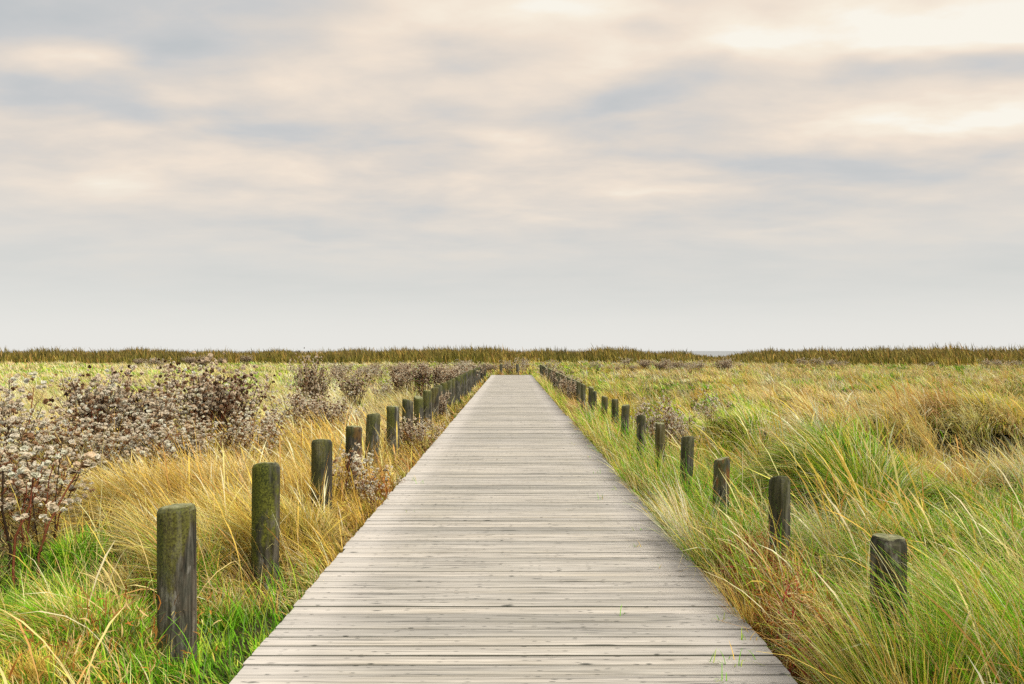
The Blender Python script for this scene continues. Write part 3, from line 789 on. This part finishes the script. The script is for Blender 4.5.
def aster_proto(seed, nstem, rad, red, dense, headc):
    """1 m tall bush at the origin -> dict of part name -> (V, Q, C, mat)"""
    r = np.random.RandomState(seed)
    sv, sq, sc = [], [], []; lp, ll, la, lt, lc = [], [], [], [], []; heads = []
    dark = np.array((.045, .028, .016)); redc = np.array((.22, .07, .035)); tan = np.array((.20, .13, .07))
    for s in range(nstem):
        a = r.uniform(0, 6.28); q = rad * .45 * math.sqrt(r.rand())
        H = r.uniform(.70, 1.12) * (1 - .22 * (q / rad))
        bx, by = q * math.cos(a), q * math.sin(a)
        ox, oy = bx * 1.1 + r.normal(0, .07), by * 1.1 + r.normal(0, .07)
        pts = []
        for t in (0, .25, .5, .75, 1.0):
            pts.append((bx + ox * t * t + r.normal(0, .008), by + oy * t * t + r.normal(0, .008), H * .9 * t))
        c = redc if r.rand() < red else (dark if r.rand() < .7 else tan)
        b0 = len(sv); tube(pts, .0060, .0026, sv, sq)
        sc += [c] * (len(sv) - b0)
        nb = int(r.uniform(.35, .95) * dense)
        for b in range(nb):
            t = r.uniform(.48, 1.0); i = min(int(t * 4), 3); f = t * 4 - i
            p = Vector(pts[i]).lerp(Vector(pts[i + 1]), f)
            aa = r.uniform(0, 6.28); ln = r.uniform(.07, .20) * (1.25 - .5 * t)
            e = p + Vector((math.cos(aa) * ln * .75, math.sin(aa) * ln * .75, ln * r.uniform(.5, 1.0)))
            mid = p.lerp(e, .5) + Vector((math.cos(aa), math.sin(aa), -.3)) * .015
            b0 = len(sv); tube([p, mid, e], .0022, .0012, sv, sq, 3); sc += [c * 1.1] * (len(sv) - b0)
            for h in range(r.randint(2, 6)):
                heads.append(e + Vector(r.normal(0, .034, 3)) + Vector((0, 0, .012)))
        for b in range(9):                                    # dead leaves hanging on the stem
            t = r.uniform(.08, .8); i = min(int(t * 4), 3); f = t * 4 - i
            p = Vector(pts[i]).lerp(Vector(pts[i + 1]), f)
            lp.append(tuple(p)); ll.append(r.uniform(.05, .11)); la.append(r.uniform(0, 6.28)); lt.append((r.uniform(.4, 1.2), r.uniform(1.6, 3.0)))
            lc.append(np.array([(.10, .065, .03), (.20, .13, .06), (.05, .035, .02), (.30, .15, .05)])[r.randint(4)])
    # fluffy heads: a burst of pale bristles
    n = len(heads); nb = 12
    hc = np.repeat(np.array([tuple(h) for h in heads]), nb, 0)
    hr = np.repeat(r.uniform(.009, .0185, n) * (1.0 + .25 * (r.rand(n) < .2)), nb)
    d = r.normal(0, 1, (n * nb, 3)); d[:, 2] = d[:, 2] * .8 + .35; d /= np.linalg.norm(d, axis=1, keepdims=True)
    sd = np.cross(d, r.normal(0, 1, (n * nb, 3))); sd /= np.linalg.norm(sd, axis=1, keepdims=True)
    P = np.stack([hc - d * hr[:, None] * .1, hc + d * hr[:, None] * .75, hc + d * hr[:, None]], 1)
    Wd = hr[:, None] * np.array([.20, .68, .40])[None]
    HV, HQ = ribbons(P, Wd, sd)
    pal = np.array(headc); c = pal[r.randint(0, len(pal), n)] * (1 + r.normal(0, .1, (n, 1)))
    HC_ = np.repeat(np.clip(c, .02, .95), nb * 6, 0)
    # compact woolly core of every head
    cube = np.array([(-1, -1, -1), (1, -1, -1), (1, 1, -1), (-1, 1, -1), (-1, -1, 1), (1, -1, 1), (1, 1, 1), (-1, 1, 1)]) / 1.732
    cq = np.array([(0, 3, 2, 1), (4, 5, 6, 7), (0, 1, 5, 4), (1, 2, 6, 5), (2, 3, 7, 6), (3, 0, 4, 7)])
    h1 = np.array([tuple(h) for h in heads]); r1 = hr[::nb]
    jit = 1 + r.normal(0, .16, (n, 8, 1))
    CVv = (h1[:, None] + cube[None] * r1[:, None, None] * .74 * jit).reshape(-1, 3)
    CQ = (cq[None] + (np.arange(n) * 8)[:, None, None]).reshape(-1, 4) + len(HV)
    HV = np.concatenate([HV, CVv]); HQ = np.concatenate([HQ, CQ]); HC_ = np.concatenate([HC_, np.repeat(np.clip(c, .02, .95), 8, 0)])
    lt = np.array(lt)
    LP = blade_paths(np.array(lp), np.array(ll), lt[:, 0], lt[:, 1], np.array(la), 4)
    ls = np.stack([np.cos(np.array(la) + 1.57), np.sin(np.array(la) + 1.57), np.zeros(len(la))], -1)
    LV, LQ = ribbons(LP, np.full((len(ll), 1), .006) * np.array([.5, 1, .8, .1])[None], ls)
    return {"stems": (sv, sq, np.array(sc), M_STEM), "leaves": (LV, LQ, np.repeat(np.array(lc), 8, 0), M_GRASS), "seed_heads": (HV, HQ, HC_, M_FLUFF)}
WH = [(.95, .86, .70), (.93, .82, .64), (.84, .68, .48), (.40, .24, .13), (.95, .87, .72), (.94, .82, .62)]
DK = [(.88, .76, .58), (.78, .62, .44), (.42, .27, .16), (.13, .075, .04), (.92, .82, .66), (.84, .70, .52)]
PROTO = {"white": [aster_proto(1, 19, .46, .35, 11, WH), aster_proto(2, 14, .38, .5, 12, WH), aster_proto(7, 17, .42, .3, 12, WH)],
         "dark": [aster_proto(3, 29, .42, .1, 13, DK), aster_proto(4, 25, .36, .15, 13, DK)],
         "red": [aster_proto(5, 9, .30, .9, 8, WH), aster_proto(6, 7, .26, .8, 8, WH)]}
MESHES = {}
rb = np.random.RandomState(9)
def aster(x, y, h, kind, label, group, wide=1.0):
    h = float(h)
    k = rb.randint(len(PROTO[kind])); key = (kind, k)
    root = empty("seeding_aster", (x, y, float(ground(x, y)) - .02), rb.uniform(0, 6.28))
    root.scale = (h * wide, h * wide, h)
    for part, (v, q, c, m) in PROTO[kind][k].items():
        if (key, part) not in MESHES:
            o = mesh_np(part, v, q, m, colr=c, link=False, smooth=(part == "seed_heads")); MESHES[(key, part)] = o.data
        else:
            o = bpy.data.objects.new(part, MESHES[(key, part)])
        col.objects.link(o); o.parent = root
    tag(root, label, "plant", group)
GL = "seeding asters left of the boardwalk"; GR = "seeding asters right of the boardwalk"
T = [(-28, 6.6, 1.05, "white", GL, 1.1, "white-tufted aster cut off by the left picture edge, behind the others"),
     (4, 5.25, 1.10, "red", GL, 1.35, "nearest white-tufted aster bush, at the left picture edge"),
     (30, 5.8, .92, "red", GL, 1.3, "loose white-tufted aster just right of the nearest bush at the left edge"),
     (-2, 7.4, 1.22, "white", GL, 1.0, "tall white-headed aster at the left picture edge, above the nearest bush"),
     (52, 7.8, .98, "white", GL, 1.1, "thin aster with bare dark stalks, left of the big aster clump"),
     (78, 7.9, .85, "white", GL, 1.2, "low white aster in front of the big clump's left end"),
     (98, 8.8, 1.20, "white", GL, 1.0, "tall pale aster forming the left peak of the big clump"),
     (122, 9.1, 1.20, "dark", GL, 1.0, "brown-stemmed aster just right of the clump's left peak"),
     (118, 7.9, .86, "white", GL, 1.2, "red-stemmed low aster in front of the left peak"),
     (148, 8.8, 1.02, "white", GL, 1.1, "white aster in the sag between the clump's two peaks"),
     (160, 8.2, .80, "white", GL, 1.2, "short red-stalked aster before the sag of the clump"),
     (176, 9.6, 1.18, "white", GL, 1.0, "dense grey-white aster on the left shoulder of the tallest bush"),
     (206, 10.2, 1.42, "dark", GL, 1.0, "tallest dark brown aster bush, forming the right peak of the clump"),
     (228, 10.6, 1.28, "dark", GL, 1.0, "dark aster bush on the right shoulder of the tallest bush"),
     (196, 8.9, .82, "white", GL, 1.2, "low white aster at the foot of the tallest dark bush"),
     (256, 10.6, 1.02, "red", GL, 1.3, "rust-coloured open aster right of the tallest bush"),
     (268, 9.8, .86, "red", GL, 1.3, "orange-stemmed aster behind the second left post"),
     (292, 12.2, .92, "white", GL, 1.1, "pale aster bush behind and left of the third post"),
     (316, 12.0, .84, "dark", GL, 1.2, "brown aster bush directly behind the third left post"),
     (332, 12.6, .84, "white", GL, 1.2, "low pale aster right of the bush behind the third post"),
     (306, 17.0, 1.45, "dark", GL, .55, "slim dark aster standing above the meadow behind the third post"),
     (318, 17.4, 1.12, "dark", GL, .6, "dark aster leaning on the slim tall one in the meadow"),
     (350, 18.5, 1.18, "dark", GL, .95, "round grey aster bush alone in the meadow above the fourth post"),
     (343, 7.4, .72, "red", GL, 1.3, "red-stemmed aster beside the third left post"),
     (360, 7.5, .80, "red", GL, 1.1, "white-headed aster growing over the fourth and fifth left posts"),
     (372, 7.3, .60, "red", GL, .9, "red-stemmed aster between the left posts and the planks"),
     (401, 8.6, .30, "red", GL, 1.0, "small aster hanging over the left plank ends"),
     (404, 11.4, .70, "dark", GL, 1.1, "dark aster between the sixth and seventh left posts"),
     (420, 12.0, .60, "white", GL, 1.2, "pale aster beside the seventh left post"),
     (378, 23.0, .95, "white", GL, 1.0, "pale aster in the meadow left of the far bushes"),
     (400, 24.5, 1.05, "dark", GL, 1.2, "leftmost bush of the dark thicket behind the far left posts"),
     (416, 25.0, 1.22, "dark", GL, 1.2, "second bush of the dark thicket behind the far left posts"),
     (430, 25.5, 1.30, "dark", GL, 1.2, "highest bush of the dark thicket behind the far left posts"),
     (445, 27.0, 1.20, "dark", GL, 1.2, "fourth bush of the dark thicket behind the far left posts"),
     (457, 30.0, 1.20, "white", GL, 1.3, "pale bush at the right end of the far left thicket"),
     (468, 34.0, 1.15, "white", GL, 1.3, "pale aster beyond the far left thicket, by the planks"),
     (476, 39.0, 1.10, "dark", GL, 1.3, "last aster bush left of the planks before their far end"),
     (437, 17.0, .80, "dark", GL, .9, "brown aster between the tenth and eleventh left posts"),
     (598, 14.6, .62, "red", GR, .9, "small aster between the ninth and tenth right posts"),
     (566, 23.5, .98, "dark", GL.replace("left", "right"), 1.0, "dark aster bush among the far right posts, on their left"),
     (575, 20.5, .92, "dark", GR, .95, "dark aster bush beside the far right posts, on their right"),
     (558, 29.0, 1.05, "dark", GR, 1.1, "dark brown aster beyond the far right posts"),
     (549, 35.0, 1.0, "white", GR, 1.2, "pale aster right of the planks near their far end"),
     (645, 10.6, .98, "white", GR, .7, "white-headed aster behind the fifth and sixth right posts"),
     (664, 10.2, 1.02, "white", GR, .8, "fullest white-headed aster, just behind the fifth right post"),
     (684, 10.4, .84, "white", GR, .6, "low white aster right of the fifth right post"),
     (711, 10.8, .95, "red", GR, .8, "thin white aster standing alone behind the third right post"),
     (696, 17.5, 1.02, "red", GR, .8, "sparse aster in the meadow beyond the right posts")]
for (px, z, h, kd, gr, wd, lb) in T:
    if px < 345: h *= 1.24 if px < 150 else 1.16
    aster(px2x(px, z), z, h, kd, lb, gr, wd)
for k, (px, z, h) in enumerate([(18, 6.3, .92), (50, 6.7, .94), (74, 7.1, .74), (94, 7.6, .98), (138, 7.9, .82), (184, 8.4, .76), (238, 9.2, .86), (252, 9.8, .98), (280, 11.0, .86)]):
    aster(px2x(px, z), z, h * 1.1, "red" if k % 3 else "white", "low aster in front of the big clump, %s of that row from the left" % (ORD[k] if k else "first"), GL, 1.25)
# the grey line of asters before the reeds
far = "faded grey-white aster in the low line before the reeds, no two distinguishable"
far = "faded grey-white aster in the low line before the reed belt"
def far_aster(px, z, h, kd):
    aster(px2x(px, z), z, h, kd, far, "asters in the line before the reed belt", 1.6)
for k in range(44):
    px = rb.uniform(425, 745); z = rb.uniform(50, 68)
    if 483 < px < 530 and z < 50: z = 52
    far_aster(px, z, rb.uniform(.5, 1.15), rb.choice(["white", "white", "red", "dark"]))
for k in range(26):
    far_aster(rb.uniform(330, 470), rb.uniform(36, 56), rb.uniform(.7, 1.05), rb.choice(["white", "dark"]))
for k in range(7):
    far_aster(rb.uniform(110, 330), rb.uniform(60, 88), rb.uniform(.9, 1.3), "dark")
for (px, z, h) in [(150, 66, 1.5), (160, 66, 1.6), (800, 66, 1.5), (815, 66, 1.5), (828, 66, 1.3), (840, 66, 1.1), (985, 62, 1.3), (1002, 62, 1.3), (1016, 62, 1.2), (930, 66, 1.0), (780, 66, .9)]:
    far_aster(px, z, h * .72, "white")

# ------------------------------------------------------------------ sky, sun
SUN_EL, SUN_AZ = R(52), R(118)           # azimuth clockwise from +Y (north)
world = bpy.data.worlds.new("World"); scene.world = world
world.use_nodes = True; nt = world.node_tree; nt.nodes.clear(); w = N(nt)
tc = w.n("ShaderNodeTexCoord")
nrm = w.n("ShaderNodeVectorMath", operation="NORMALIZE"); w.l(tc.outputs["Generated"], nrm.inputs[0])
D = w.sep(nrm.outputs[0]); dx, dy, dz = D[0], D[1], D[2]
zc = w.m("MAXIMUM", dz, 0.0)
den = w.m("ADD", zc, .13)
u = w.m("DIVIDE", dx, den); v = w.m("DIVIDE", dy, den)
cl = w.comb(u, w.m("MULTIPLY", v, 1.15), 0.0)
n1 = w.noise(cl, .85, 5, .50, .35)
cl2 = w.comb(w.m("ADD", u, 7.3), w.m("MULTIPLY", v, 1.6), 3.1)
n2 = w.noise(cl2, 2.3, 5, .55, .2)
dyc = w.m("MAXIMUM", dy, .05)
wr1 = w.m("MULTIPLY", w.m("SUBTRACT", w.noise(cl, 1.9, 3), .5), .22)
wr2 = w.m("MULTIPLY", w.m("SUBTRACT", w.noise(cl2, 1.7, 3), .5), .09)
A = w.m("ADD", w.m("DIVIDE", dx, dyc), wr1); B = w.m("ADD", w.m("DIVIDE", dz, dyc), wr2)
front = w.sstep(dy, .1, .4)
acc = None
for (px, py, sx, sy, am, sl) in [
        (560, 15, 150, 34, .45, 0), (70, 35, 130, 40, .75, 0), (130, 62, 95, 22, .7, .1), (20, 92, 65, 12, -.6, 0), (185, 48, 45, 18, -.85, -.2), (140, 108, 60, 10, -.5, 0), (235, 138, 75, 13, -.7, .1), (90, 10, 60, 10, -.5, 0),
        (450, 98, 60, 16, -.8, 0), (440, 150, 50, 14, -.7, 0), (630, 30, 45, 12, -1.0, 0), (615, 96, 70, 13, -1.0, -.15),
        (700, 72, 60, 22, -.75, -.2), (700, 130, 60, 14, -.7, 0), (955, 70, 110, 17, -1.5, 0), (985, 152, 90, 18, -1.25, -.1),
        (820, 170, 130, 18, -.75, 0), (880, 205, 130, 20, -.6, 0), (260, 235, 100, 14, -.5, 0), (60, 250, 80, 16, -.4, 0), (300, 215, 80, 12, -.4, 0),
        (70, 58, 70, 20, 1.1, .1), (320, 118, 50, 18, .7, 0), (482, 140, 52, 22, 1.2, 0), (590, 65, 50, 15, .7, 0), (870, 28, 180, 34, 1.0, 0), (1000, 8, 130, 40, 1.1, 0),
        (990, 112, 140, 14, .9, -.12), (810, 130, 80, 12, .6, 0), (550, 12, 90, 14, .6, 0), (300, 20, 90, 14, .5, 0), (120, 128, 50, 9, .6, 0),
        (120, 190, 90, 14, .5, 0), (330, 250, 120, 7, .45, .1), (545, 222, 70, 6, .5, 0), (640, 195, 50, 7, .5, 0), (790, 232, 60, 5, .4, 0), (730, 40, 60, 14, .8, 0)]:
    a0 = (px - 511) / F; b0 = (351 - py) / F
    da = w.m("SUBTRACT", A, a0)
    db = w.m("ADD", w.m("SUBTRACT", B, b0), w.m("MULTIPLY", da, sl))
    e = w.m("ADD", w.m("POWER", w.m("ABSOLUTE", w.m("DIVIDE", da, sx / F)), 2.0), w.m("POWER", w.m("ABSOLUTE", w.m("DIVIDE", db, sy / F)), 2.0))
    g_ = w.m("MULTIPLY", w.m("EXPONENT", w.m("MULTIPLY", e, -1.0)), am)
    acc = g_ if acc is None else w.m("ADD", acc, g_)
acc = w.m("MULTIPLY", acc, front)
el = w.sstep(dz, .03, .26)                # cloud contrast grows with height
nn = w.m("ADD", w.m("MULTIPLY", w.m("SUBTRACT", n1, .5), 1.7), w.m("MULTIPLY", w.m("SUBTRACT", n2, .5), 1.15))
right_ = w.m("MULTIPLY", w.m("MULTIPLY", A, w.sstep(B, .20, .48)), .55)
val = w.m("ADD", w.m("ADD", w.m("MULTIPLY", acc, .25), w.m("MULTIPLY", nn, w.m("ADD", w.m("MULTIPLY", el, .62), .20))), w.m("MULTIPLY", right_, front))
val = w.m("ADD", w.m("ADD", val, .45), w.m("MULTIPLY", el, .11))
hi = w.ramp(val, [(.0, (.54, .565, .575)), (.25, (.62, .618, .61)), (.50, (.76, .69, .615)), (.74, (.91, .785, .655)), (.90, (.98, .88, .735)), (1.0, (1.0, .95, .84))])
hor = w.ramp(val, [(.0, (.61, .63, .61)), (.5, (.705, .70, .67)), (1, (.79, .73, .65))])
lowc = w.mix(w.sstep(dz, .10, .0), hor, (.83, .82, .785))
clouds = w.mix(w.sstep(dz, .06, .24), lowc, hi)
sky = w.n("ShaderNodeTexSky"); sky.sky_type = "NISHITA"; sky.sun_disc = False
sky.sun_elevation = SUN_EL; sky.sun_rotation = SUN_AZ
skc = w.mix(1.0, sky.outputs[0], (.10, .10, .10), "MULTIPLY")
final = w.mix(.93, skc, clouds)
bg = w.n("ShaderNodeBackground"); w.l(final, bg.inputs[0]); bg.inputs[1].default_value = .41
ow = w.n("ShaderNodeOutputWorld"); w.l(bg.outputs[0], ow.inputs[0])

sd = bpy.data.lights.new("sun", "SUN"); sd.energy = 1.5; sd.angle = R(10); sd.color = (1, .93, .82)
so = bpy.data.objects.new("sun", sd); col.objects.link(so)
dirv = Vector((math.sin(SUN_AZ) * math.cos(SUN_EL), math.cos(SUN_AZ) * math.cos(SUN_EL), math.sin(SUN_EL)))
so.rotation_euler = (-dirv).to_track_quat("-Z", "Y").to_euler()
so.location = dirv * 50

# ------------------------------------------------------------------ render settings
scene.view_settings.view_transform = "Standard"
scene.view_settings.look = "None"
scene.view_settings.exposure = 1.3
scene.view_settings.gamma = 1.0
c = scene.cycles
c.max_bounces = 4; c.diffuse_bounces = 1; c.glossy_bounces = 1; c.transmission_bounces = 1; c.transparent_max_bounces = 4
c.caustics_reflective = False; c.caustics_refractive = False
c.use_denoising = False
c.use_adaptive_sampling = True; c.adaptive_threshold = .02
